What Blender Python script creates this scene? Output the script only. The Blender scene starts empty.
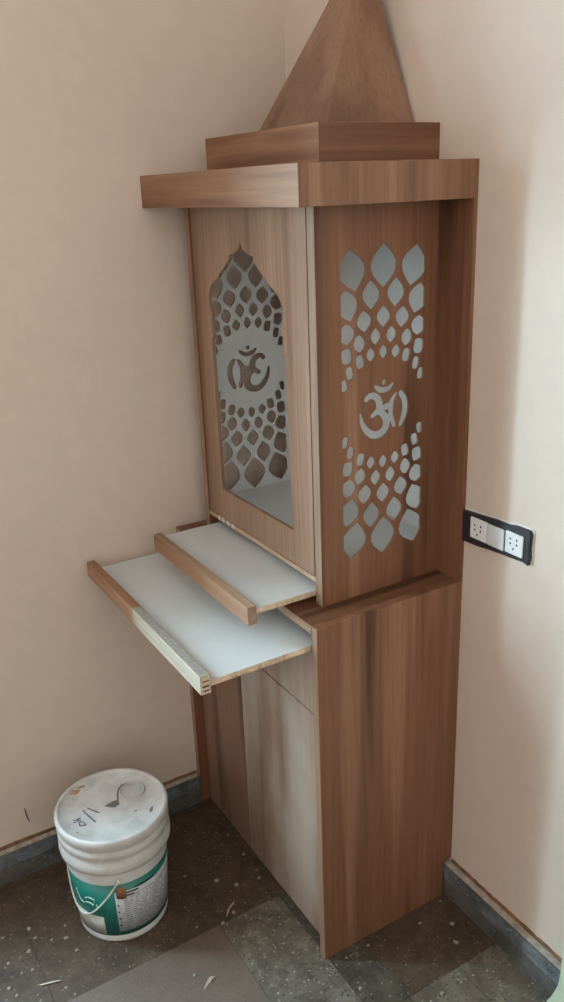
import bpy, bmesh, math, random
from mathutils import Vector, Matrix
random.seed(7)
scene = bpy.context.scene
col = scene.collection
# Room axes used below: u = distance out from the right wall, v = distance out from the left wall, z = up.
def W(u, v, z): return Vector((v, -u, z))

# ------------------------------------------------------------------ materials
def srgb(r, g, b):
    f = lambda c: (c/255/12.92) if c/255 <= .04045 else ((c/255+.055)/1.055)**2.4
    return (f(r), f(g), f(b), 1)
def new_mat(name, rough=.5, spec=.5):
    m = bpy.data.materials.new(name); m.use_nodes = True
    nt = m.node_tree; b = nt.nodes['Principled BSDF']
    b.inputs['Roughness'].default_value = rough
    b.inputs['Specular IOR Level'].default_value = spec
    return m, nt, b
def node(nt, t, **kw):
    n = nt.nodes.new(t)
    for k, v in kw.items(): setattr(n, k, v)
    return n
def coords(nt, scale, off=(0,0,0)):
    tc = node(nt, 'ShaderNodeTexCoord'); mp = node(nt, 'ShaderNodeMapping')
    mp.inputs['Scale'].default_value = scale; mp.inputs['Location'].default_value = off
    nt.links.new(tc.outputs['Object'], mp.inputs['Vector'])
    return mp.outputs['Vector']
def noise(nt, vec, scale, detail=2, rough=.5):
    n = node(nt, 'ShaderNodeTexNoise'); n.inputs['Scale'].default_value = scale
    n.inputs['Detail'].default_value = detail; n.inputs['Roughness'].default_value = rough
    nt.links.new(vec, n.inputs['Vector']); return n.outputs['Fac']
def ramp(nt, fac, stops):
    r = node(nt, 'ShaderNodeValToRGB'); e = r.color_ramp.elements
    while len(e) < len(stops): e.new(.5)
    for k, (p, c) in enumerate(stops): e[k].position = p; e[k].color = c
    nt.links.new(fac, r.inputs['Fac']); return r.outputs['Color']
def mix(nt, fac, a, b, mode='MIX'):
    m = node(nt, 'ShaderNodeMix', data_type='RGBA', blend_type=mode)
    for s, x in ((m.inputs[0], fac), (m.inputs[6], a), (m.inputs[7], b)):
        if hasattr(x, 'is_linked'): nt.links.new(x, s)
        else: s.default_value = x
    return m.outputs[2]
def math_(nt, op, a, b=0.0, clamp=False):
    m = node(nt, 'ShaderNodeMath', operation=op, use_clamp=clamp)
    for s, x in ((m.inputs[0], a), (m.inputs[1], b)):
        if hasattr(x, 'is_linked'): nt.links.new(x, s)
        else: s.default_value = x
    return m.outputs[0]
def bump(nt, b, h, dist=.001, strength=.5):
    n = node(nt, 'ShaderNodeBump'); n.inputs['Distance'].default_value = dist
    n.inputs['Strength'].default_value = strength
    nt.links.new(h, n.inputs['Height']); nt.links.new(n.outputs['Normal'], b.inputs['Normal'])

def wood(name, axis, dark, mid, light, band=15, off=(0,0,0), rough=.42):
    m, nt, b = new_mat(name, rough, .4)
    st = {'x': (.05, 1, 1), 'y': (1, .05, 1), 'z': (1, 1, .05)}[axis]
    v1 = coords(nt, st, off)
    n1 = noise(nt, v1, band, 2.5, .5)
    c = ramp(nt, n1, [(.35, dark), (.44, mid), (.54, mid), (.64, light)])
    st2 = tuple(s*.5 if s < 1 else s for s in st)
    n2 = noise(nt, coords(nt, st2, (off[0]+3, off[1]+5, off[2]+1)), 170, 3, .6)
    g = ramp(nt, n2, [(.3, (.80, .78, .76, 1)), (.55, (1, 1, 1, 1)), (.75, (1.1, 1.1, 1.1, 1))])
    c = mix(nt, 1.0, c, g, 'MULTIPLY')
    n3 = noise(nt, v1, band*.35, 1, .5)
    g3 = ramp(nt, n3, [(.35, (.86, .85, .84, 1)), (.65, (1.1, 1.1, 1.1, 1))])
    c = mix(nt, 1.0, c, g3, 'MULTIPLY')
    nt.links.new(c, b.inputs['Base Color'])
    bump(nt, b, n2, .0004, .3)
    return m
WD, WM, WL = (.090, .037, .019, 1), (.200, .087, .046, 1), (.28, .137, .079, 1)
wood_z = wood('walnut_laminate_upright', 'z', WD, WM, WL, 14)
wood_z2 = wood('walnut_laminate_upright_door', 'z', (.20, .115, .075, 1), (.315, .195, .135, 1), (.39, .265, .19, 1), 12, (2.3, 1.1, 0))
wood_x = wood('walnut_laminate_across', 'x', (.18, .078, .037, 1), (.27, .132, .068, 1), (.34, .185, .105, 1), 22, (0, 4, 2), .55)
wood_y = wood('walnut_laminate_deep', 'y', WD, WM, WL, 18, (1, 0, 7))
wood_bands = wood('walnut_laminate_banded', 'z', (.14, .066, .037, 1), (.26, .126, .073, 1), (.33, .175, .11, 1), 22, (5, 2.2, 0))
edge_m = wood('edge_band_laminate', 'z', (.21, .12, .075, 1), (.27, .162, .10, 1), (.32, .205, .135, 1), 30, (3, 3, 3))
edge_x = wood('edge_band_laminate_across', 'x', (.28, .17, .10, 1), (.38, .24, .15, 1), (.46, .31, .21, 1), 30, (3, 6, 3))
def plain(name, c, rough=.5, spec=.5, var=0.0, vs=30):
    m, nt, b = new_mat(name, rough, spec)
    if var:
        n = noise(nt, coords(nt, (1, 1, 1)), vs, 4, .6)
        lo = tuple(x*(1-var) for x in c[:3])+(1,); hi = tuple(min(1, x*(1+var)) for x in c[:3])+(1,)
        nt.links.new(ramp(nt, n, [(.3, lo), (.7, hi)]), b.inputs['Base Color'])
    else: b.inputs['Base Color'].default_value = c
    return m
white_lam = plain('white_laminate', (.61, .615, .605, 1), .3, .5, .03, 12)
raw_ply = wood('raw_ply_edge', 'x', (.42, .30, .19, 1), (.60, .46, .32, 1), (.72, .58, .43, 1), 60, (0, 9, 4), .7)
pale_face = wood('pale_rail_laminate', 'x', (.31, .235, .165, 1), (.34, .265, .19, 1), (.37, .29, .215, 1), 40, (0, 2, 8), .6)
pale_top = plain('speckled_rail_top', (.26, .22, .185, 1), .7, .3, .35, 160)
cut_m = plain('cut_board_edge', (.30, .20, .14, 1), .8, .2, .2, 80)
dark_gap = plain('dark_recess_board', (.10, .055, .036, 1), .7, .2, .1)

def wall_mat():
    m, nt, b = new_mat('peach_wall_paint', .55, .3)
    v = coords(nt, (1, 1, 1))
    n = noise(nt, v, 1.6, 3, .5)
    c = ramp(nt, n, [(.3, (.63, .508, .418, 1)), (.7, (.66, .537, .447, 1))])
    n2 = noise(nt, v, 25, 5, .6)
    c = mix(nt, 1.0, c, ramp(nt, n2, [(.3, (.97, .97, .97, 1)), (.7, (1.02, 1.02, 1.02, 1))]), 'MULTIPLY')
    nt.links.new(c, b.inputs['Base Color'])
    bump(nt, b, noise(nt, v, 60, 4, .6), .0015, .25)
    return m
wall_m = wall_mat()
def stone(name, a, bcol, chipc, dust, dustamt, chip_scale=110, rough=.55, chipth=.22):
    m, nt, b = new_mat(name, rough, .4)
    v = coords(nt, (1, 1, 1))
    n1 = noise(nt, v, 14, 8, .75)
    c = ramp(nt, n1, [(.38, a), (.62, bcol)])
    vo = node(nt, 'ShaderNodeTexVoronoi'); vo.inputs['Scale'].default_value = chip_scale
    vo.inputs['Randomness'].default_value = 1
    nt.links.new(v, vo.inputs['Vector'])
    sep = node(nt, 'ShaderNodeSeparateColor'); nt.links.new(vo.outputs['Color'], sep.inputs[0])
    # some cells become chips of their own tone
    near = ramp(nt, vo.outputs['Distance'], [(.18, (1, 1, 1, 1)), (.42, (0, 0, 0, 1))])
    pick = ramp(nt, sep.outputs[0], [(1-chipth-.02, (0, 0, 0, 1)), (1-chipth+.02, (1, 1, 1, 1))])
    f = mix(nt, 1.0, near, pick, 'MULTIPLY')
    chip = ramp(nt, sep.outputs[1], [(.0, tuple(x*.6 for x in chipc[:3])+(1,)), (.8, chipc), (1, tuple(min(1, x*1.35) for x in chipc[:3])+(1,))])
    vo2 = node(nt, 'ShaderNodeTexVoronoi'); vo2.inputs['Scale'].default_value = chip_scale*.42
    nt.links.new(v, vo2.inputs['Vector'])
    s2 = node(nt, 'ShaderNodeSeparateColor'); nt.links.new(vo2.outputs['Color'], s2.inputs[0])
    tone = ramp(nt, s2.outputs[0], [(0, (.70, .70, .70, 1)), (1, (1.35, 1.33, 1.30, 1))])
    c = mix(nt, 1.0 if chip_scale < 250 else .1, c, tone, 'MULTIPLY')
    c = mix(nt, f, c, chip)
    pick2 = ramp(nt, sep.outputs[2], [(.74, (0, 0, 0, 1)), (.8, (1, 1, 1, 1))])
    f2 = mix(nt, 1.0, near, pick2, 'MULTIPLY')
    c = mix(nt, f2, c, tuple(x*.35 for x in a[:3])+(1,))
    nd = noise(nt, coords(nt, (1, 1, 1), (3, 8, 1)), 7, 8, .72)
    fd = ramp(nt, nd, [(.42-.25*dustamt, (0, 0, 0, 1)), (.62, (dustamt,)*3+(1,))])
    c = mix(nt, fd, c, dust)
    nt.links.new(c, b.inputs['Base Color'])
    bump(nt, b, noise(nt, v, 140, 4, .7), .0012, .4)
    return m
stone_brown = stone('terrazzo_brown_dusty', (.030, .021, .014, 1), (.088, .060, .040, 1), (.26, .22, .17, 1), (.092, .056, .034, 1), .62, 130, chipth=.34)
stone_grey = stone('terrazzo_grey', (.066, .058, .045, 1), (.165, .145, .115, 1), (.38, .36, .30, 1), (.150, .108, .074, 1), .45, 130, chipth=.38)
stone_dark = stone('terrazzo_green_black', (.010, .011, .008, 1), (.065, .062, .046, 1), (.24, .24, .19, 1), (.125, .090, .062, 1), .55, 120, chipth=.35)
tile_m = stone('smooth_tile', (.118, .083, .062, 1), (.150, .108, .083, 1), (.13, .095, .074, 1), (.145, .105, .080, 1), .6, 300, .5)
skirt_m = stone('granite_skirting', (.022, .027, .030, 1), (.090, .100, .105, 1), (.26, .28, .29, 1), (.20, .165, .125, 1), .45, 150, .35)
skirt_hi = stone('granite_skirting_upper', (.055, .068, .080, 1), (.150, .175, .200, 1), (.32, .35, .38, 1), (.24, .21, .17, 1), .25, 130, .3)
skirt_top = plain('skirting_mortar_top', (.42, .36, .30, 1), .8, .2, .35, 60)
gap_m = plain('wall_foot_grime', (.20, .115, .065, 1), .9, .1, .4, 50)

# ------------------------------------------------------------------ mesh helpers
def finish(name, bm, mats, parent=None, origin=(0,0,0), smooth=False, recalc=True):
    """link ONE mesh object; bm is in world axes, moved so its origin lies at `origin`"""
    if recalc: bmesh.ops.recalc_face_normals(bm, faces=bm.faces)
    off = parent['_o'] if parent is not None and '_o' in parent else origin
    off = Vector(off)
    bmesh.ops.translate(bm, verts=bm.verts, vec=-off)
    me = bpy.data.meshes.new(name); bm.to_mesh(me); bm.free()
    for m in (mats if isinstance(mats, (list, tuple)) else [mats]): me.materials.append(m)
    if smooth:
        for p in me.polygons: p.use_smooth = True
    o = bpy.data.objects.new(name, me); col.objects.link(o)
    if parent is not None:
        o.parent = parent; o['_o'] = list(off)
    else: o.location = off; o['_o'] = list(off)
    return o
def tag(o, label=None, cat=None, group=None, kind=None):
    for k, v in (('label', label), ('category', cat), ('group', group), ('kind', kind)):
        if v: o[k] = v
    return o
def thing(name, loc, label, cat, group=None):
    o = bpy.data.objects.new(name, None); col.objects.link(o); o.location = loc
    o.empty_display_size = .05; o['_o'] = list(loc)
    return tag(o, label, cat, group)
def box(bm, u0, u1, v0, v1, z0, z1, bev=.0, mi=0, faces=None):
    """axis-aligned board; faces maps '+u','-u','+v','-v','+z','-z' to a material slot"""
    c = [W(u, v, z) for u in (u0, u1) for v in (v0, v1) for z in (z0, z1)]
    vs = [bm.verts.new(p) for p in c]
    idx = {'-u': (0,1,3,2), '+u': (4,6,7,5), '-v': (0,4,5,1), '+v': (2,3,7,6), '-z': (0,2,6,4), '+z': (1,5,7,3)}
    fs = []
    for k, q in idx.items():
        f = bm.faces.new([vs[i] for i in q]); f.material_index = (faces or {}).get(k, mi); fs.append(f)
    bmesh.ops.recalc_face_normals(bm, faces=fs)
    if bev:
        es = list({e for f in fs for e in f.edges})
        bmesh.ops.bevel(bm, geom=es, offset=bev, segments=2, affect='EDGES', profile=.5)
    return bm
def board(name, parent, mats, *dims, bev=.0008, faces=None):
    return finish(name, box(bmesh.new(), *dims, bev=bev, faces=faces), mats, parent, recalc=False)
def prism(bm, pts, fn, d0, d1, mi=0):
    """closed outline pts (2D) pushed between two depths; fn(p, d) -> world point"""
    a = [bm.verts.new(fn(p, d0)) for p in pts]; b = [bm.verts.new(fn(p, d1)) for p in pts]
    n = len(pts); fs = [bm.faces.new(a), bm.faces.new(b[::-1])]
    for i in range(n): fs.append(bm.faces.new((a[i], b[i], b[(i+1) % n], a[(i+1) % n])))
    for f in fs: f.material_index = mi
    bmesh.ops.recalc_face_normals(bm, faces=fs)
    return fs
def lathe(bm, prof, c, n=72, mi=0, cap=True):
    rings = [[bm.verts.new(c + Vector((r*math.cos(2*math.pi*i/n), r*math.sin(2*math.pi*i/n), z))) for i in range(n)] for r, z in prof]
    for a, b in zip(rings, rings[1:]):
        for i in range(n):
            f = bm.faces.new((a[i], a[(i+1) % n], b[(i+1) % n], b[i])); f.material_index = mi; f.smooth = True
    if cap:
        bm.faces.new(rings[0][::-1]).material_index = mi; bm.faces.new(rings[-1]).material_index = mi
def tube(bm, pts, r, n=8, closed=False):
    pts = [Vector(p) for p in pts]; N = len(pts); rings = []
    for i, p in enumerate(pts):
        if closed: t = (pts[(i+1) % N]-pts[i-1]).normalized()
        else: t = (pts[min(i+1, N-1)]-pts[max(i-1, 0)]).normalized()
        a = t.cross(Vector((0, 0, 1)));
        if a.length < 1e-3: a = t.cross(Vector((1, 0, 0)))
        a.normalize(); b = t.cross(a)
        rr = r[i] if isinstance(r, (list, tuple)) else r
        rings.append([bm.verts.new(p+a*rr*math.cos(2*math.pi*k/n)+b*rr*math.sin(2*math.pi*k/n)) for k in range(n)])
    rg = list(zip(rings, rings[1:])) + ([(rings[-1], rings[0])] if closed else [])
    for x, y in rg:
        for k in range(n):
            f = bm.faces.new((x[k], x[(k+1) % n], y[(k+1) % n], y[k])); f.smooth = True
    if not closed: bm.faces.new(rings[0][::-1]); bm.faces.new(rings[-1])
def smooth_path(pts, n=6):
    out = []; P = [pts[0]]+list(pts)+[pts[-1]]
    for i in range(1, len(P)-2):
        for k in range(n):
            t = k/n
            out.append(tuple(.5*((2*P[i][j])+(-P[i-1][j]+P[i+1][j])*t+(2*P[i-1][j]-5*P[i][j]+4*P[i+1][j]-P[i+2][j])*t*t+(-P[i-1][j]+3*P[i][j]-3*P[i+1][j]+P[i+2][j])*t**3) for j in range(len(P[i]))))
    out.append(tuple(pts[-1])); return out
def temp(bm):
    bmesh.ops.recalc_face_normals(bm, faces=bm.faces)
    me = bpy.data.meshes.new('tmp'); bm.to_mesh(me); bm.free()
    o = bpy.data.objects.new('tmp', me); col.objects.link(o); return o
def cut(bm_base, cutters):
    """subtract every cutter from the board and give the result back as a bmesh"""
    base = temp(bm_base); cs = [temp(c) for c in cutters]
    for c in cs:
        md = base.modifiers.new('b', 'BOOLEAN'); md.operation = 'DIFFERENCE'; md.solver = 'EXACT'; md.object = c
    dg = bpy.context.evaluated_depsgraph_get(); dg.update()
    me = bpy.data.meshes.new_from_object(base.evaluated_get(dg))
    bm = bmesh.new(); bm.from_mesh(me); bpy.data.meshes.remove(me)
    for o in [base]+cs:
        d = o.data; bpy.data.objects.remove(o); bpy.data.meshes.remove(d)
    return bm

# ------------------------------------------------------------------ the room
R_U, R_V, H = 2.9, 2.6, 2.75           # extent of the walls and their height
WU0, WU1, WZ0, WZ1 = 1.08, 1.44, .55, 1.80   # window opening in the left wall
def structure(o, label=None): return tag(o, label, None, None, 'structure')
bm = bmesh.new()
for a in ((-.15, WU0, 0, H), (WU1, R_U, 0, H), (WU0, WU1, 0, WZ0), (WU0, WU1, WZ1, H)):
    box(bm, a[0], a[1], -.15, 0, a[2], a[3])
wl = structure(finish('wall_left', bm, wall_m), 'plain peach wall on the left of the corner')
bm = box(bmesh.new(), -.15, 0, 0, R_V, 0, H)
wr = structure(finish('wall_right', bm, wall_m), 'peach wall on the right, catching the daylight')
bm = box(bmesh.new(), -.15, R_U, -.15, R_V, H, H+.1)
structure(finish('ceiling', bm, plain('ceiling_paint', (.72, .68, .62, 1), .8)))
# unseen far walls added to shade lower faces; wide openings let the fill in
for nm, fn in (('added_wall_front', lambda bm, a0, a1, z0, z1: box(bm, R_U, R_U+.15, a0, a1, z0, z1)), ('added_wall_back', lambda bm, a0, a1, z0, z1: box(bm, a0, a1, R_V, R_V+.15, z0, z1))):
    L_ = R_V if nm == 'added_wall_front' else R_U
    bm = bmesh.new()
    fn(bm, -.15, L_+.15 if nm == 'added_wall_front' else L_, 0, 1.05); fn(bm, -.15, L_+.15 if nm == 'added_wall_front' else L_, 2.55, H)
    fn(bm, -.15, .15, 1.05, 2.55); fn(bm, L_-.15, L_, 1.05, 2.55)
    structure(finish(nm, bm, wall_m), 'unseen peach wall added behind the viewer to shape the light')
# window frame
bm = bmesh.new()
for a in ((WU0, WU0+.04, WZ0, WZ1), (WU1-.04, WU1, WZ0, WZ1), (WU0+.04, WU1-.04, WZ0, WZ0+.04), (WU0+.04, WU1-.04, WZ1-.04, WZ1)):
    box(bm, a[0], a[1], -.11, -.06, a[2], a[3], bev=.003)
structure(finish('window_1', bm, plain('window_frame_paint', (.6, .6, .58, 1), .5)))

# floor of tiles laid square to the walls
bm = bmesh.new()
us = [-.15, .12, .244, .327, .4755, .832, 1.19, 1.55, 1.9, 2.9]
vs_ = [-.15, .035, .39, .745, 1.10, 1.45, 2.6]
G = .0009
for i in range(len(us)-1):
    for j in range(len(vs_)-1):
        u0, u1, v0, v1 = us[i], us[i+1], vs_[j], vs_[j+1]
        cu, cv = (u0+u1)/2, (v0+v1)/2
        if .4755 <= cu <= .832 and cv > .39: mi = 3
        elif .832 < cu <= 1.19 and cv > .745: mi = 0
        elif .832 < cu <= 1.19 and cv > .39: mi = 3
        elif .832 < cu and cv < .39: mi = 0
        elif .244 <= cu <= .327 and cv > .39: mi = 2
        elif cv > .39 and cu < .4755: mi = 1 if (cv > .745 or cu > .327) else 0
        else: mi = 0
        # rows between the board and wall stay brown and dusty
        if cv < .745 and cu < .244: mi = 0
        sz = .0008 if mi == 3 else 0
        box(bm, u0+G/2, u1-G/2, v0+G/2, v1-G/2, -.02, 0 if mi != 3 else 0, bev=0, mi=mi)
box(bm, -.15, R_U, -.15, R_V, -.04, -.0025, mi=4)
structure(finish('floor', bm, [stone_brown, stone_grey, stone_dark, tile_m, plain('joint_grime', (.07, .05, .036, 1), .9)], recalc=False), 'dusty terrazzo floor with a smooth tile')

# skirting
SK = .018; SH = .0815
def skirting(name, dims, face, lab):
    bm = box(bmesh.new(), *dims, 0, .0425, bev=.001)
    d2 = (dims[0], dims[1]+(.0008 if face == '+u' else 0), dims[2], dims[3]+(.0008 if face == '+v' else 0))
    box(bm, *d2, .0430, SH, bev=.002, faces={k: (1 if k == '+z' else 2) for k in ('+u', '-u', '+v', '-v', '+z', '-z')})
    return structure(finish(name, bm, [skirt_m, skirt_top, skirt_hi], recalc=False), lab)
skirting('baseboard_left', (.337, R_U, .0, SK), '+v', 'dark granite skirting along the left wall')
skirting('baseboard_right', (0, SK, .0, .925), '+u', 'blue-grey granite skirting along the right wall')
def grime(name, fn, a0, a1, lab):
    bm = bmesh.new(); n = 40; top = []; bot = []
    for i in range(n+1):
        a = a0+(a1-a0)*i/n; top.append((a, SH+.0085+random.uniform(-.0015, .0015))); bot.append((a, SH-.0005))
    prism(bm, top+bot[::-1], fn, .0, .0022)
    return structure(finish(name, bm, gap_m), lab)
grime('trim_1', lambda p, d: W(p[0], d, p[1]), .337, 1.4, 'thin line of grime above the left skirting')
grime('trim_2', lambda p, d: W(d, p[0], p[1]), .588, .925, 'thin line of grime above the right skirting')
# pale green plastered pier at the right end of the wall
bm = bmesh.new()
prof = [(.900, -.001), (.9074, .0273), (.9150, .045), (.9219, .065), (.9285, .09), (.9306, .1208), (.9300, .155), (.9330, .3), (.9330, H), (1.12, H), (1.12, -.001)]
prism(bm, prof, lambda p, d: W(d, p[0], p[1]), .0, .05)
bmesh.ops.bevel(bm, geom=[e for e in bm.edges], offset=.003, segments=2, affect='EDGES')
structure(finish('trim_3', bm, plain('pale_green_paint', (.50, .58, .42, 1), .7, .3, .12, 14)), 'pale green plaster pier at the end of the right wall')
# scratch on the left wall
bm = bmesh.new()
tube(bm, [W(a, .0006, b) for a, b in ((.7650, .170), (.7635, .159), (.7622, .145), (.7582, .1275))], [.0006, .0013, .0015, .0006], 6)
sc = finish('scratch', bm, plain('scratch_dark', (.02, .012, .01, 1), .8), wl)

# ------------------------------------------------------------------ cabinet sizes
Wb, Db, Hb = .5864, .3342, .76
T = .018
vL, vR, Du = .0503, .5215, .2785
Zc1, Zc2 = 1.4504, 1.5104
# ---- lower cabinet
base = thing('base_cabinet', tuple(W(0, 0, 0)), 'brown wood-grain base cabinet standing on the floor in the room corner', 'cabinet')
def side_outline():  # notched round the skirting
    return [(.0225, 0), (Db, 0), (Db, Hb), (0, Hb), (0, .0915), (.0225, .0915)]
for v0, v1 in ((Wb-T, Wb), (.0, T)):
    bm = bmesh.new()
    pts = side_outline()
    prism(bm, pts, lambda p, d: W(p[0], d, p[1]), v0, v1)
    for f in bm.faces:
        n = f.normal
        if n.y < -.9: f.material_index = 1
    bmesh.ops.bevel(bm, geom=list(bm.edges), offset=.0007, segments=1, affect='EDGES')
    finish('side_panel', bm, [wood_z, edge_m], base, recalc=False)
board('top_panel', base, [wood_y, edge_x], .0, Db, T+.0003, Wb-T-.0003, Hb-T, Hb, faces={'+u': 1})
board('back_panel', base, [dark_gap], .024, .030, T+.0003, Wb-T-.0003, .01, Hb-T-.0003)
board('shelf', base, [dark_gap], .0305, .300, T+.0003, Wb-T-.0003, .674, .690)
FU = .311
wood_greyed = wood('greyed_laminate_door', 'z', (.15, .088, .058, 1), (.26, .165, .115, 1), (.32, .215, .155, 1), 14, (1.3, 2.7, 0), .6)
wood_left = wood('walnut_laminate_left_door', 'z', (.13, .070, .045, 1), (.245, .140, .092, 1), (.31, .19, .13, 1), 13, (8.3, 2.1, 0))
def add_grey_tone(m, col_, off):  # mixes a streaky pale grey tone over the laminate
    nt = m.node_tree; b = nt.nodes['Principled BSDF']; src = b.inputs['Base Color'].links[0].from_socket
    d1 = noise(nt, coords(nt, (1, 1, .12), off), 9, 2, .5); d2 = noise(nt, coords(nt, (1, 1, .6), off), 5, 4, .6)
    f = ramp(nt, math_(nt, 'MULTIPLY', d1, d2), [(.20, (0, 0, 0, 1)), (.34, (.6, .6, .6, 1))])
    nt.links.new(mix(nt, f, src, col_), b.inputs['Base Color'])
add_grey_tone(wood_greyed, (.43, .36, .305, 1), (.62, 3.1, .4))
board('fascia_panel', base, [wood_greyed], FU-.016, FU, .0200, .5662, .5495, .6905, bev=.0012)
for v0, v1, lab in ((.0195, .2325, 'narrower left door'), (.2355, .5665, 'wider right door')):
    board('door', base, [wood_greyed if v0 > .1 else wood_left], FU-.016, FU, v0, v1, .004, .5465, bev=.0012)
# lower tray
tl = finish('pull_out_tray', box(bmesh.new(), .05, .5359, .0215, .5645, .7075, .7185, bev=.0006, faces={'+z': 1}), [raw_ply, white_lam], base, recalc=False)
finish('front_rail', box(bmesh.new(), .5361, .5541, .0165, .2800, .7035, .7370, bev=.0012, faces={'+v': 1, '-v': 1}), [wood_x, raw_ply], tl, recalc=False)
r1 = finish('front_rail', box(bmesh.new(), .5361, .5548, .2803, .5760, .7030, .7376, bev=.0012, faces={'+v': 1, '-v': 1, '+z': 2}), [pale_face, raw_ply, pale_top], tl, recalc=False)  # right length of the rail in a paler tone, speckled on top
r1['label'] = 'paler length of the tray rail'
bm = bmesh.new()
for z, zz in ((.7085, .7110), (.7165, .7195), (.7265, .7285)): box(bm, .539, .5515, .5760, .5764, z, zz)
finish('ply_layer', bm, dark_gap, r1, recalc=False)

# ---- shrine cabinet
wood_door = wood('walnut_laminate_shrine_door', 'z', (.19, .100, .058, 1), (.27, .158, .100, 1), (.33, .205, .14, 1), 12, (4.3, 7.1, 0))
shr = thing('shrine_cabinet', tuple(W(0, 0, Hb)), 'wooden temple-shaped shrine cabinet with cut-out om side panels and pyramid roof', 'shrine')
# one quarter of the cut-out pattern, millimetres from its centre: outer tip, inner tip, width, squareness
PET = [((0, 278), (0, 205), 52, 0), ((72, 272), (57, 203), 52, 0), ((27, 221), (25, 171), 35, 0), ((81, 208), (67, 156), 40, .1),
       ((0, 177), (0, 139), 28, 0), ((43, 172), (38, 135), 29, .1), ((79, 153), (73, 118), 31, .35),
       ((17, 141), (16, 111), 21, .1), ((53, 133), (48, 102), 23, .3), ((79, 112), (75, 86), 22, .6),
       ((0, 111), (0, 86), 17, .15), ((28, 108), (26, 84), 18, .2), ((52, 98), (47, 75), 17, .5),
       ((73, 81), (69, 59), 15, .5), ((85, 60), (80, 40), 14, .5)]
def petal(p0, p1, w, sq, n=7):
    a, b = Vector(p0), Vector(p1); ax = b-a; L = ax.length; ax /= L; pr = Vector((-ax.y, ax.x)); out = []
    if sq > .4:   # small rounded lozenge blocks
        c = (a+b)/2; m = 16
        for k in range(m):
            t = 2*math.pi*k/m; e = .62
            x = math.copysign(abs(math.cos(t))**e, math.cos(t))*w/2; y = math.copysign(abs(math.sin(t))**e, math.sin(t))*L/2
            out.append(c+pr*x+ax*y)
        return out
    pw = 1.0-1.0*sq
    for side in (1, -1):
        for k in range(n):
            t = k/n if side == 1 else 1-k/n
            h = math.sin(math.pi*t)**pw * w*.53
            out.append(a+ax*L*t+pr*side*h)
    return out
def clip(poly, lim):
    for s in (1, -1):
        out = []
        for i in range(len(poly)):
            p, q = poly[i], poly[(i+1) % len(poly)]
            ip, iq = s*p.x <= lim, s*q.x <= lim
            if ip: out.append(p)
            if ip != iq:
                t = (s*lim-p.x)/(q.x-p.x); out.append(p.lerp(q, t))
        poly = out
    return poly
OM = [([(-37, 19), (-28, 24.5), (-17, 22), (-9, 13), (-8, 1), (-14, -6), (-24, -12)], [5.4, 5.8, 6.4, 8, 8, 6.2, 4.8]),
      ([(-14, -6), (-4, -9), (6, -20), (7, -34), (-3, -45), (-19, -47), (-34, -38), (-44, -24), (-49, -4)], [4.2, 6, 8.4, 8.6, 8, 7, 6.6, 5.4, 3]),
      ([(-6, -8), (4, 0), (15, 1)], [5.4, 6, 5.8]),
      ([(28.5, 21), (20, 10), (17, -2), (18.5, -18), (25, -37)], [3.4, 5.6, 6.8, 5.4, 5.0]),
      ([(38, 21), (46, 10), (49, -6), (45, -24), (38, -38)], [5.6, 6.4, 6.8, 6.4, 4.4]),
      ([(-17, 40), (-9, 33.5), (2, 31), (13, 33), (22, 40)], [3.4, 5, 5, 5, 3.4])]
def stroke(pts, rad):
    P = smooth_path([(x, y, r) for (x, y), r in zip(pts, rad)], 5)
    L, Rr = [], []
    for i, p in enumerate(P):
        a, b = P[max(i-1, 0)], P[min(i+1, len(P)-1)]
        d = Vector((b[0]-a[0], b[1]-a[1])).normalized(); n = Vector((-d.y, d.x)); c = Vector((p[0], p[1]))
        L.append(c+n*p[2]); Rr.append(c-n*p[2])
        if i == 0: s0 = [c-d*p[2]*.7+n*p[2]*.55, c-d*p[2]*.7-n*p[2]*.55]
        if i == len(P)-1: s1 = [c+d*p[2]*.7+n*p[2]*.55, c+d*p[2]*.7-n*p[2]*.55]
    return L+s1+Rr[::-1]+s0[::-1]
def cutters(v0, v1, cu, cz, sgn):
    """the om always reads the right way round from outside the shrine"""
    fn = lambda p, d: W(cu - sgn*p[0]/1000, d, cz + p[1]/1000)
    out = []; bm = bmesh.new()
    for p0, p1, w, sq in PET:
        for sx in ((1, -1) if p0[0] else (1,)):
            for sy in (1, -1):
                q = clip([Vector((sx*p.x, sy*p.y)) for p in petal(p0, p1, w, sq)], 88)
                prism(bm, q, fn, v0, v1)
    dot = [Vector((2+5*math.cos(t*math.pi/4), 45+5.2*math.sin(t*math.pi/4))) for t in range(8)]
    prism(bm, dot, fn, v0, v1); out.append(bm)
    for pts, rad in OM:
        bm = bmesh.new(); prism(bm, stroke(pts, rad), fn, v0, v1); out.append(bm)
    return out
CU, CZ, TP = .1418, 1.1100, .0035
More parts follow.
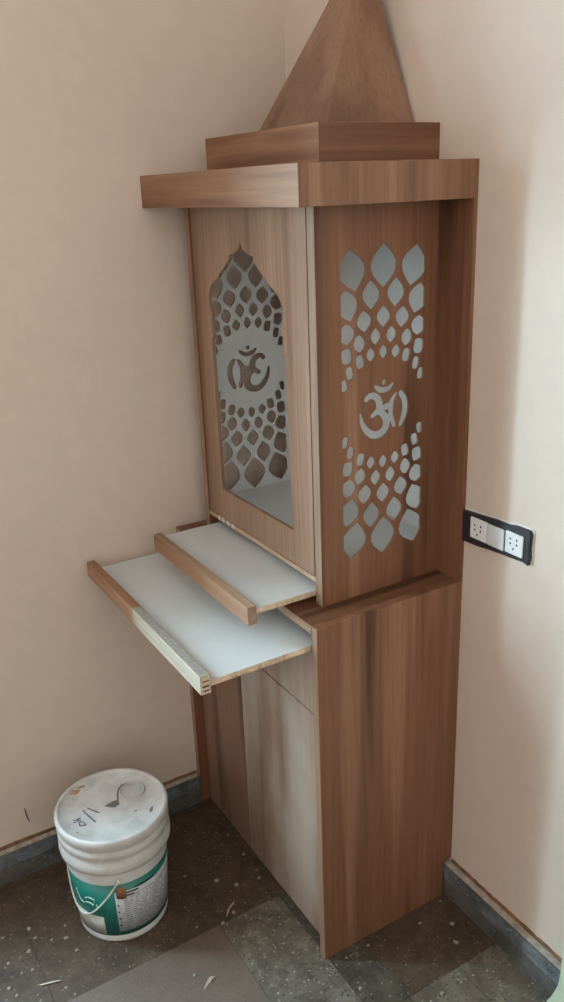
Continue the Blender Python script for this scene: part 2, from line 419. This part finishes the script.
for v0, v1, sgn in ((vR-T, vR, 1), (vL, vL+T, -1)):
    o0, o1 = (v1-TP, v1) if sgn == 1 else (v0, v0+TP)          # thin cut-out sheet, thick stile at the front
    b0 = bmesh.new()
    out = [(.0085, o0), (.0085, o1), (Du, o1), (Du, v0-.003), (.2600, v0-.003), (.2600, o0)] if sgn == 1 else [(.0085, o0), (.0085, o1), (.2600, o1), (.2600, v1), (Du, v1), (Du, o0)]
    prism(b0, out, lambda p, d: W(p[0], p[1], d), Hb, Zc1)
    bm = cut(b0, cutters(o0-.01, o1+.01, CU+(0 if sgn == 1 else .0090), CZ, sgn))
    for f in bm.faces:
        n = f.normal; c = f.calc_center_median()
        if n.x*sgn < -.9 and c.y > -.255: f.material_index = 1
        elif n.x*sgn < -.9: f.material_index = 0
        elif n.x*sgn > .9: f.material_index = 0
        elif n.y < -.9 and c.y < -Du+.0005: f.material_index = 2
        else: f.material_index = 3
    o = finish('side_panel', bm, [wood_z, white_lam, edge_m, cut_m], shr, recalc=False)
board('back_panel', shr, [wood_z], .0, .008, .0, Wb, Hb, Zc1, bev=.0005)
board('back_lining', shr, [white_lam], .0088, .0115, vL+TP+.0003, vR-TP-.0003, .8310, Zc1-.004, bev=0)
board('top_lining', shr, [white_lam], .012, .2590, vL+TP+.0003, vR-TP-.0003, Zc1-.004, Zc1-.0004, bev=0)
board('floor_panel', shr, [wood_x, white_lam], .0088, .259, vL+TP+.0003, vR-TP-.0003, .816, .8305, faces={'+z': 1})
board('bottom_strip', shr, [edge_x], .2600, Du-.0005, vL+T+.0005, vR-T-.0035, .8005, .8100)
# door with the cusped arch cut out of it
dc = .2813
arch = [(0, 1.3915), (.006, 1.378), (.022, 1.3695), (.045, 1.3655), (.0475, 1.357), (.060, 1.3475), (.073, 1.3375), (.088, 1.330), (.095, 1.3215),
        (.108, 1.316), (.126, 1.306), (.137, 1.293), (.1425, 1.279), (.1425, 1.264), (.137, 1.252), (.1315, 1.2465), (.137, 1.238), (.1400, 1.2250), (.1385, 1.2130), (.1340, 1.2050), (.1435, 1.196), (.1435, .878)]
lean = lambda a, z: (a-.002-.007*max(0, min(1, (z-1.10)/.15)), z)
poly = [lean(a, z) for a, z in arch] + [lean(-a, z) for a, z in arch[:0:-1]]
bm = bmesh.new(); prism(bm, poly, lambda p, d: W(d, dc+p[0], p[1]), .24, .30)
bm = cut(box(bmesh.new(), .2685, Du-.0025, vL+T+.0012, .4935, .8115, Zc1-.0025), [bm])
for f in bm.faces:
    n = f.normal; c = f.calc_center_median()
    if abs(n.y) < .9: f.material_index = 1
    if n.x > .9 and c.x > .48: f.material_index = 0
    if n.y > .9: f.material_index = 2
door = finish('door', bm, [wood_door, edge_m, white_lam], shr, recalc=False)
bm = bmesh.new()
for vv, w in ((.109, .007), (.127, .008), (.147, .009), (.170, .010)):
    vv += .004; prism(bm, [(vv, .8010), (vv+w, .8010), (vv+w+.0015, .8118), (vv+.0015, .8124)], lambda p, d: W(d, p[0], p[1]), Du-.0005, Du+.0001)
finish('pale_mark', bm, plain('white_mark', (.62, .60, .58, 1), .6), door)  # four small white patches along the bottom of the door
# cornice: wide box roof board, miter at the front corner, banded grain on its right face
bm = box(bmesh.new(), .0, .3461, .0, Wb, Zc1, Zc2, bev=.0008, faces={'+v': 1, '-v': 1, '-z': 2})
cor = finish('cornice', bm, [wood_x, wood_bands, wood_y], shr, recalc=False)
bm = box(bmesh.new(), .0, .2456, .0971, .4892, Zc2, 1.5711, bev=.0008, faces={'+v': 1, '-v': 1})
finish('roof_step', bm, [wood_x, wood_y], shr, recalc=False)
# pyramid spire, closed, each face with grain running up the slope
bm = bmesh.new()
q = [W(.0025, .1937, 1.5711), W(.1865, .1937, 1.5711), W(.1865, .4263, 1.5711), W(.0025, .4263, 1.5711)]
ap = W(.0270, .3100, 1.8742)
vv = [bm.verts.new(p) for p in q]; va = bm.verts.new(ap)
bm.faces.new(vv)
for i in range(4):
    f = bm.faces.new((vv[i], vv[(i+1) % 4], va)); f.material_index = 1 if i == 1 else 0
bmesh.ops.recalc_face_normals(bm, faces=bm.faces)
bmesh.ops.bevel(bm, geom=list(bm.edges), offset=.0007, segments=1, affect='EDGES')
wood_spire = wood('walnut_laminate_spire', 'z', (.14, .066, .038, 1), (.215, .112, .068, 1), (.28, .155, .098, 1), 9, (2, 5, 3), .5)
finish('spire', bm, [wood_spire, wood_spire], shr, recalc=False)
# upper tray
tu = finish('pull_out_tray', box(bmesh.new(), .03, .4100, .0880, .4985, .7735, .7845, bev=.0006, faces={'+z': 1}), [raw_ply, white_lam], shr, recalc=False)
finish('front_rail', box(bmesh.new(), .4102, .4282, .1000, .5130, .7635, .7985, bev=.0012, faces={'+v': 1, '-v': 1, '+z': 2}), [wood_x, cut_m, edge_x], tu, recalc=False)

# ------------------------------------------------------------------ switch board
plate_c = W(0, .668, .88)
sb = thing('switch_board', tuple(plate_c), 'black wall socket plate with two white sockets beside the cabinet on the right wall', 'socket')
black = plain('black_plastic', (.022, .020, .024, 1), .45, .5, .3, 60)
pl = [(.5900, .9080), (.6300, .9105), (.6700, .9140), (.7000, .9140), (.7200, .9180), (.7500, .9185), (.7540, .9130), (.7525, .8850), (.7545, .8700), (.7515, .8545), (.7400, .8575), (.7200, .8560), (.6800, .8535), (.6600, .8525), (.6300, .8490), (.5900, .8475)]
bm = bmesh.new(); prism(bm, pl, lambda p, d: W(d, p[0], p[1]), .0012, .0085)
bmesh.ops.bevel(bm, geom=list(bm.edges), offset=.001, segments=2, affect='EDGES')
finish('plate', bm, black, sb)
rnd = random.Random(3)
out = [(.655+(p[0]-.655)*1.018+rnd.uniform(-.001, .001), .882+(p[1]-.882)*1.10+rnd.uniform(-.0015, .001)) for p in pl]
out = [(max(.5885, a), b) for a, b in out]
bm = bmesh.new(); prism(bm, out, lambda p, d: W(d, p[0], p[1]), 0, .0012)
finish('plaster_edge', bm, plain('raw_plaster', (.72, .68, .62, 1), .9, .2, .15, 60), sb)
ivory = plain('white_switch_plastic', (.74, .74, .73, 1), .3, .5)
ms = [((.6132, .6545), (.8640, .9040), [(.6249, .8906), (.6400, .8915), (.6318, .8735), (.6254, .8816), (.6400, .8825)]),
      ((.6560, .6965), (.8638, .9035), []),
      ((.7003, .7405), (.8655, .9055), [(.7125, .8940), (.7275, .8945), (.7204, .8768), (.7131, .8852), (.7278, .8860)])]
for (a0, a1), (b0, b1), holes in ms:
    bm = box(bmesh.new(), .0085, .0125, a0, a1, b0, b1, bev=.0015)
    if holes:
        m = finish('socket', bm, ivory, sb, recalc=False)
        for hv, hz in holes:
            h = bmesh.new()
            prism(h, [(hv+.0019*math.cos(k*math.pi/5), hz+.0024*math.sin(k*math.pi/5)) for k in range(10)], lambda p, d: W(d, p[0], p[1]), .0123, .01265)
            finish('hole', h, black, m)
    else:
        m = finish('blank_module', bm, plain('grey_blank_plastic', (.60, .58, .57, 1), .35), sb, recalc=False)

# ------------------------------------------------------------------ bucket
BC = W(.629, .2304, 0)
bk = thing('paint_bucket', tuple(BC), 'white and green lidded paint bucket standing on the floor by the left wall', 'bucket')
bucket_white = plain('bucket_white_plastic', (.60, .59, .57, 1), .35, .5, .08, 18)
def rb(z): return .0943+(.1068-.0943)*z/.171
bm = bmesh.new()
lathe(bm, [(.080, .004), (.086, .0), (.0925, .0), (.0950, .004), (rb(.008)+.0012, .009), (rb(.013), .013), (rb(.05), .05), (rb(.1), .1), (rb(.16), .16), (rb(.19), .19), (rb(.24), .24), (.100, .262)], BC, 96)
body = finish('body', bm, bucket_white, bk, recalc=True)
def lid_mat():
    m, nt, b = new_mat('bucket_lid_plastic', .5, .35)
    v = coords(nt, (1, 1, 1))
    c = ramp(nt, noise(nt, v, 22, 5, .65), [(.3, (.42, .395, .37, 1)), (.6, (.56, .53, .50, 1)), (.75, (.62, .595, .565, 1))])
    fd = ramp(nt, noise(nt, coords(nt, (1, 1, 1), (7, 2, 5)), 14, 4, .6), [(.60, (0, 0, 0, 1)), (.72, (.55, .55, .55, 1))])
    c = mix(nt, fd, c, (.36, .30, .25, 1))
    nt.links.new(c, b.inputs['Base Color']); return m
lidm = lid_mat()
bm = bmesh.new()
lathe(bm, [(.1072, .204), (.1120, .196), (.1160, .198), (.1172, .206), (.1166, .220), (.1138, .2235), (.1134, .2330), (.1160, .2365), (.1165, .248), (.1142, .2510), (.1142, .2560), (.1168, .2600), (.1180, .2720), (.1172, .2790), (.1150, .2812), (.1105, .2812), (.1078, .2785), (.1060, .2762), (.06, .2768), (.0, .2768)][:-1], BC, 96)
lid = finish('lid', bm, lidm, bk, recalc=True)
for p in lid.data.polygons: p.use_smooth = len(p.vertices) == 4
ZL = .2768
ring_c = W(.5755, .2130, 0)
bm = bmesh.new()
tube(bm, [Vector((ring_c.x+.0255*math.cos(t*math.pi/20), ring_c.y+.0255*math.sin(t*math.pi/20), ZL+.0012)) for t in range(40)], .0021, 8, closed=True)
finish('spout_ring', bm, plain('ring_plastic', (.43, .41, .39, 1), .5), lid)
smear = plain('grey_smear', (.14, .12, .105, 1), .7)
bm = bmesh.new()
tube(bm, [W(u, v, ZL+.0004) for u, v in smooth_path([(.5760, .1840), (.5900, .1850), (.6010, .1960), (.6078, .2100), (.6130, .2250), (.6210, .2330), (.6300, .2320), (.6410, .2270)], 4)],
     [.0006]*3+[.0011]*8+[.0016]*6+[.0022]*2+[.0036]*3+[.0040]*4+[.0024]*2+[.0008]*2 if False else .0016, 6)
prism(bm, [(.6120, .2240), (.6225, .2220), (.6330, .2240), (.6425, .2262), (.6330, .2375), (.6240, .2425), (.6130, .2370)], lambda p, d: W(p[0], p[1], d), ZL, ZL+.0006)
finish('dirt_smear', bm, smear, lid)
ink = plain('purple_ink', (.13, .10, .15, 1), .6)
bm = bmesh.new()
for a, b_, r in (((.6855, .214), (.675, .2620), .0016), ((.6745, .2120), (.6600, .2390), .0013), ((.7125, .2330), (.6970, .2335), .0011), ((.7060, .2330), (.6990, .2430), .0011),
                 ((.7140, .2390), (.7040, .2400), .0009), ((.7040, .2440), (.7050, .2560), .0013), ((.7050, .2560), (.6940, .2590), .0013), ((.6940, .2590), (.6960, .2470), .0012),
                 ((.6960, .2470), (.7040, .2440), .0008), ((.7150, .2700), (.7165, .2715), .0015)):
    tube(bm, [W(*a, ZL+.0002), W(*b_, ZL+.0002)], r, 6)
finish('ink_mark', bm, ink, lid)
rust = plain('orange_stain', (.40, .24, .14, 1), .8, .2, .3, 90)
def blob(bm, cu, cv, ru, rv, z, n=18, seed=1, th=.0005, rot=0):
    r = random.Random(seed); pts = []
    for k in range(n):
        t = 2*math.pi*k/n; s = r.uniform(.7, 1.1); x, y = ru*s*math.cos(t), rv*s*math.sin(t)
        pts.append((cu+x*math.cos(rot)-y*math.sin(rot), cv+x*math.sin(rot)+y*math.cos(rot)))
    prism(bm, pts, lambda p, d: W(p[0], p[1], d), z, z+th)
bm = bmesh.new()
blob(bm, .6800, .1480, .012, .008, ZL-.0002, seed=2); blob(bm, .6640, .1390, .010, .005, ZL-.0002, seed=4)
finish('orange_stain', bm, rust, lid)
bm = bmesh.new()
blob(bm, .5640, .2900, .009, .0035, ZL-.0002, seed=5, rot=.9)
finish('dirt_smear', bm, smear, lid)
bm = bmesh.new(); blob(bm, .5930, .2760, .004, .002, ZL-.0002, seed=8)
finish('dirt_smear', bm, smear, lid)
# printed band: thin wrap of label round the body
def wrap(bm, a0, a1, z0f, z1f, off, n=48, mi=0):
    def P(a, z, o): 
        r = rb(z)+o; t = math.radians(a); return Vector((BC.x+r*math.cos(t), BC.y+r*math.sin(t), z))
    g = []
    for i in range(n+1):
        a = a0+(a1-a0)*i/n; z0 = z0f(a) if callable(z0f) else z0f; z1 = z1f(a) if callable(z1f) else z1f
        g.append([bm.verts.new(P(a, z0, off)), bm.verts.new(P(a, z1, off)), bm.verts.new(P(a, z1, off-.0004)), bm.verts.new(P(a, z0, off-.0004))])
    full = abs(a1-a0) > 359
    for i in range(n):
        x, y = g[i], g[(i+1)]
        for k in range(4):
            f = bm.faces.new((x[k], y[k], y[(k+1) % 4], x[(k+1) % 4])); f.material_index = mi; f.smooth = k == 0
    if not full: bm.faces.new(g[0]); bm.faces.new(g[-1][::-1])
green = plain('green_label_print', (.006, .145, .112, 1), .35, .5, .2, 40)
bm = bmesh.new(); wrap(bm, -180, 180, .020, .1640, .0004, 96)
gl = finish('label', bm, green, body); gl['label'] = 'green printed band round the bucket'
pwhite = plain('label_white_panel', (.47, .48, .49, 1), .5, .4, .15, 60)
bm = bmesh.new(); wrap(bm, -25, 75, .032, .1430, .0008, 40)
wp = finish('text_panel', bm, pwhite, gl)
bm = bmesh.new(); wrap(bm, -97, -42, .024, .0730, .0008, 24)
finish('pale_panel', bm, plain('label_pale_panel', (.46, .47, .42, 1), .5, .4, .2, 50), gl)
# fine print, too small to read: broken grey rules
bm = bmesh.new(); rr = random.Random(11)
z = .128
while z > .038:
    a = -17+rr.uniform(0, 3)
    while a < 70:
        w = rr.uniform(3, 11); wrap(bm, a, min(a+w, 73), z, z+.0022, .0011, 3); a += w+rr.uniform(1.2, 4)
    z -= .0062
finish('fine_print', bm, plain('grey_print', (.22, .23, .26, 1), .6), gl)
bm = bmesh.new()
for k in range(4): wrap(bm, -23.5, -21.5, .104-k*.019, .109-k*.019, .0011, 2)
navy = plain('navy_print', (.02, .03, .07, 1), .5)
finish('bullet_marks', bm, navy, gl)['kind'] = 'stuff'
for a0, a1, z0, z1 in ((-18, 2, .1360, .1405), (-17, -3, .1280, .1325), (-2, 24, .1440, .1490)):
    bm = bmesh.new(); wrap(bm, a0, a1, z0, z1, .0012, 8); finish('dark_print', bm, navy, gl)
# white lettering strokes left of the handle
def bcurve(a, z, o=.0012):
    r = rb(z)+o; t = math.radians(a); return Vector((BC.x+r*math.cos(t), BC.y+r*math.sin(t), z))
bm = bmesh.new()
for pth in ([(-76, .131), (-75, .118), (-72, .104), (-66, .100)], [(-63, .117), (-57, .123), (-50, .120), (-51, .113)], [(-63, .106), (-57, .108), (-52, .104)], [(-48, .108), (-47, .098)]):
    tube(bm, [bcurve(a, z) for a, z in smooth_path(pth, 4)], .0014, 6)
finish('lettering', bm, plain('pale_green_print', (.36, .55, .48, 1), .5), gl)
# rust at the handle pivot
bm = bmesh.new(); wrap(bm, -23, -12, lambda a: .122+.0008*abs(a+17), lambda a: .158-.0012*abs(a+17), .0014, 8)
finish('rust_patch', bm, plain('rust', (.25, .13, .07, 1), .9, .2, .3, 80), body)
# wire handle hanging against the left side
e1 = Vector((math.cos(math.radians(-19)), math.sin(math.radians(-19)), 0)); e2 = Vector((math.cos(math.radians(-109)), math.sin(math.radians(-109)), 0))
hp = [bcurve(a, z, .0032 if z < .165 else .0045) for a, z in smooth_path([(-19, .176), (-28, .147), (-38, .120), (-50, .093), (-62, .074), (-75, .066), (-88, .074), (-100, .098), (-112, .132), (-124, .160), (-145, .178), (-172, .182), (-199, .176)], 5)]
bm = bmesh.new(); tube(bm, hp, .0019, 8)
for s in (1, -1):
    c = BC+Vector((0, 0, .176))+e1*s*.1105
    bm2 = bmesh.ops.create_uvsphere(bm, u_segments=10, v_segments=8, radius=.0045, matrix=Matrix.Translation(c))
finish('handle', bm, plain('white_wire_handle', (.62, .62, .56, 1), .4), bk, smooth=True)

# ------------------------------------------------------------------ litter on the floor
def pebble(name, u, v, r, m, seed, flat=.55, origin=True):
    rr = random.Random(seed); bm = bmesh.new()
    bmesh.ops.create_icosphere(bm, subdivisions=2, radius=1)
    k = [rr.uniform(.7, 1.25) for _ in range(4)]
    for p in bm.verts:
        s = 1+.25*math.sin(3*p.co.x*k[0]+k[1]*5)*math.cos(2.5*p.co.y*k[2]+k[3]*4)
        p.co = Vector((p.co.x*r*s*k[0], p.co.y*r*s*k[2], p.co.z*r*flat*s))
    mn = min(p.co.z for p in bm.verts)
    bmesh.ops.translate(bm, verts=bm.verts, vec=Vector((0, 0, -mn-.0002)))
    me = bpy.data.meshes.new(name)
    bm.to_mesh(me); bm.free(); me.materials.append(m)
    for q in me.polygons: q.use_smooth = True
    o = bpy.data.objects.new(name, me); col.objects.link(o); o.location = W(u, v, 0); o.rotation_euler.z = rr.uniform(0, 6)
    return o
crumb = plain('pale_plaster', (.28, .245, .205, 1), .9, .2, .15, 200)
for i, (u, v) in enumerate([(.826, .176), (.880, .167), (.821, .206), (.793, .231), (.757, .209), (.842, .232), (.886, .239), (.848, .282), (.803, .36), (.891, .324), (.900, .299), (.765, .243), (.756, .285)]):
    tag(pebble('plaster_crumb', u, v, .0042 if i not in (0, 11) else .0055, crumb, i, .35), 'small round pale plaster drop on the brown floor left of the bucket', 'crumb', 'plaster drops left of the bucket')
for i, (u, v) in enumerate([(.456, .580), (.340, .324), (.393, .314), (.520, .370), (.435, .379), (.468, .392), (.380, .538), (.481, .226), (.425, .278), (.334, .161), (.334, .240)]):
    tag(pebble('plaster_crumb', u, v, .0034+.0022*((i*7) % 3)/2, crumb, 40+i, .5), 'small pale plaster crumb on the floor in front of the cabinet doors', 'crumb', 'plaster crumbs before the cabinet doors')
for i, (u, v) in enumerate([(.296, .607), (.314, .680), (.116, .622), (.040, .600), (.188, .775), (.241, .607), (.130, .760), (.085, .700), (.060, .660)]):
    tag(pebble('plaster_crumb', u, v, .0030+.0022*((i*5) % 3)/2, crumb, 70+i, .5), 'small pale plaster crumb on the floor right of the cabinet', 'crumb', 'plaster crumbs right of the cabinet')
# splinter and torn scraps
bm = bmesh.new(); tube(bm, [W(.846, .3265, .0022), W(.825, .333, .0026), W(.805, .3395, .0022)], [.0012, .0019, .0012], 6)
tag(finish('wood_splinter', bm, plain('pale_splinter', (.60, .56, .46, 1), .8), origin=tuple(W(.825, .333, 0))), 'pale thin wood splinter lying on the floor in front of the bucket', 'splinter')
def scrap(name, pts, m, lab, w):
    bm = bmesh.new(); P = smooth_path([(a, b, c) for a, b, c in pts], 5); rr = random.Random(len(lab)); L, Rr = [], []
    for i, p in enumerate(P):
        a, b = P[max(i-1, 0)], P[min(i+1, len(P)-1)]; d = Vector((b[0]-a[0], b[1]-a[1])).normalized(); n = Vector((-d.y, d.x))
        ww = w*rr.uniform(.6, 1.1)*(math.sin(math.pi*(i+.8)/(len(P)+.6)))
        L.append(W(p[0]+n.x*ww, p[1]+n.y*ww, p[2])); Rr.append(W(p[0]-n.x*ww, p[1]-n.y*ww, p[2]+.0006*rr.random()))
    up = Vector((0, 0, .0008)); q = [[bm.verts.new(x) for x in (l, r, r+up, l+up)] for l, r in zip(L, Rr)]
    for x, y in zip(q, q[1:]):
        for k in range(4): bm.faces.new((x[k], y[k], y[(k+1) % 4], x[(k+1) % 4]))
    bm.faces.new(q[0]); bm.faces.new(q[-1][::-1])
    o = finish(name, bm, m, origin=tuple(W(pts[0][0], pts[0][1], 0))); tag(o, lab, 'scrap'); return o
scrap('wood_shaving', [(.541, .499, .0002), (.549, .500, .003), (.558, .503, .0006), (.574, .514, .0002)], plain('pale_shaving', (.36, .29, .22, 1), .8), 'curled pale wood shaving lying on the smooth floor tile', .0042)
scrap('wood_shaving', [(.418, .352, .0002), (.440, .366, .0022), (.452, .380, .0002)], plain('dull_shaving', (.34, .28, .21, 1), .8), 'dull thin shaving on the terrazzo just above the smooth tile corner', .0028)
o = pebble('plaster_crumb', .5745, .4755, .0052, crumb, 99, .4); tag(o, 'single pale crumb on the smooth tile beside the curled shaving', 'crumb')

for o in bpy.data.objects:
    if '_o' in o: del o['_o']

# ------------------------------------------------------------------ light
w = bpy.data.worlds.new('World'); scene.world = w; w.use_nodes = True
bg = w.node_tree.nodes['Background']; bg.inputs[0].default_value = (1.0, .92, .855, 1); bg.inputs[1].default_value = 1.9
def area(name, loc, target, sx, sy, power, color):
    l = bpy.data.lights.new(name, 'AREA'); l.shape = 'RECTANGLE'; l.size = sx; l.size_y = sy; l.energy = power; l.color = color
    o = bpy.data.objects.new(name, l); col.objects.link(o); o.location = loc
    o.rotation_euler = (Vector(target)-Vector(loc)).to_track_quat('-Z', 'Y').to_euler(); return o
area('window_daylight', W(1.26, -.17, 1.15), W(1.26, 1, 1.15), .34, 1.25, 132, (.50, .80, 1.0))

# ------------------------------------------------------------------ camera
r = Vector((0.51715936, 0.85508555, -0.03707946)); u = Vector((-0.27842732, 0.20904431, 0.93743197)); f = Vector((-0.80933579, 0.47447779, -0.3461884))
cam = bpy.data.cameras.new('camera'); co = bpy.data.objects.new('camera', cam); col.objects.link(co)
M = Matrix((( r.x, u.x, -f.x, 1.6742), (r.y, u.y, -f.y, -1.0311), (r.z, u.z, -f.z, 1.476), (0, 0, 0, 1)))
co.matrix_world = M
cam.sensor_fit = 'HORIZONTAL'; cam.sensor_width = 36; cam.lens = 844.957/564*36; cam.clip_start = .02
scene.camera = co
vs = scene.view_settings
scene.display_settings.display_device = 'sRGB'
vs.view_transform = 'Standard'; vs.look = 'None'; vs.gamma = 1; vs.use_curve_mapping = False; vs.exposure = 0
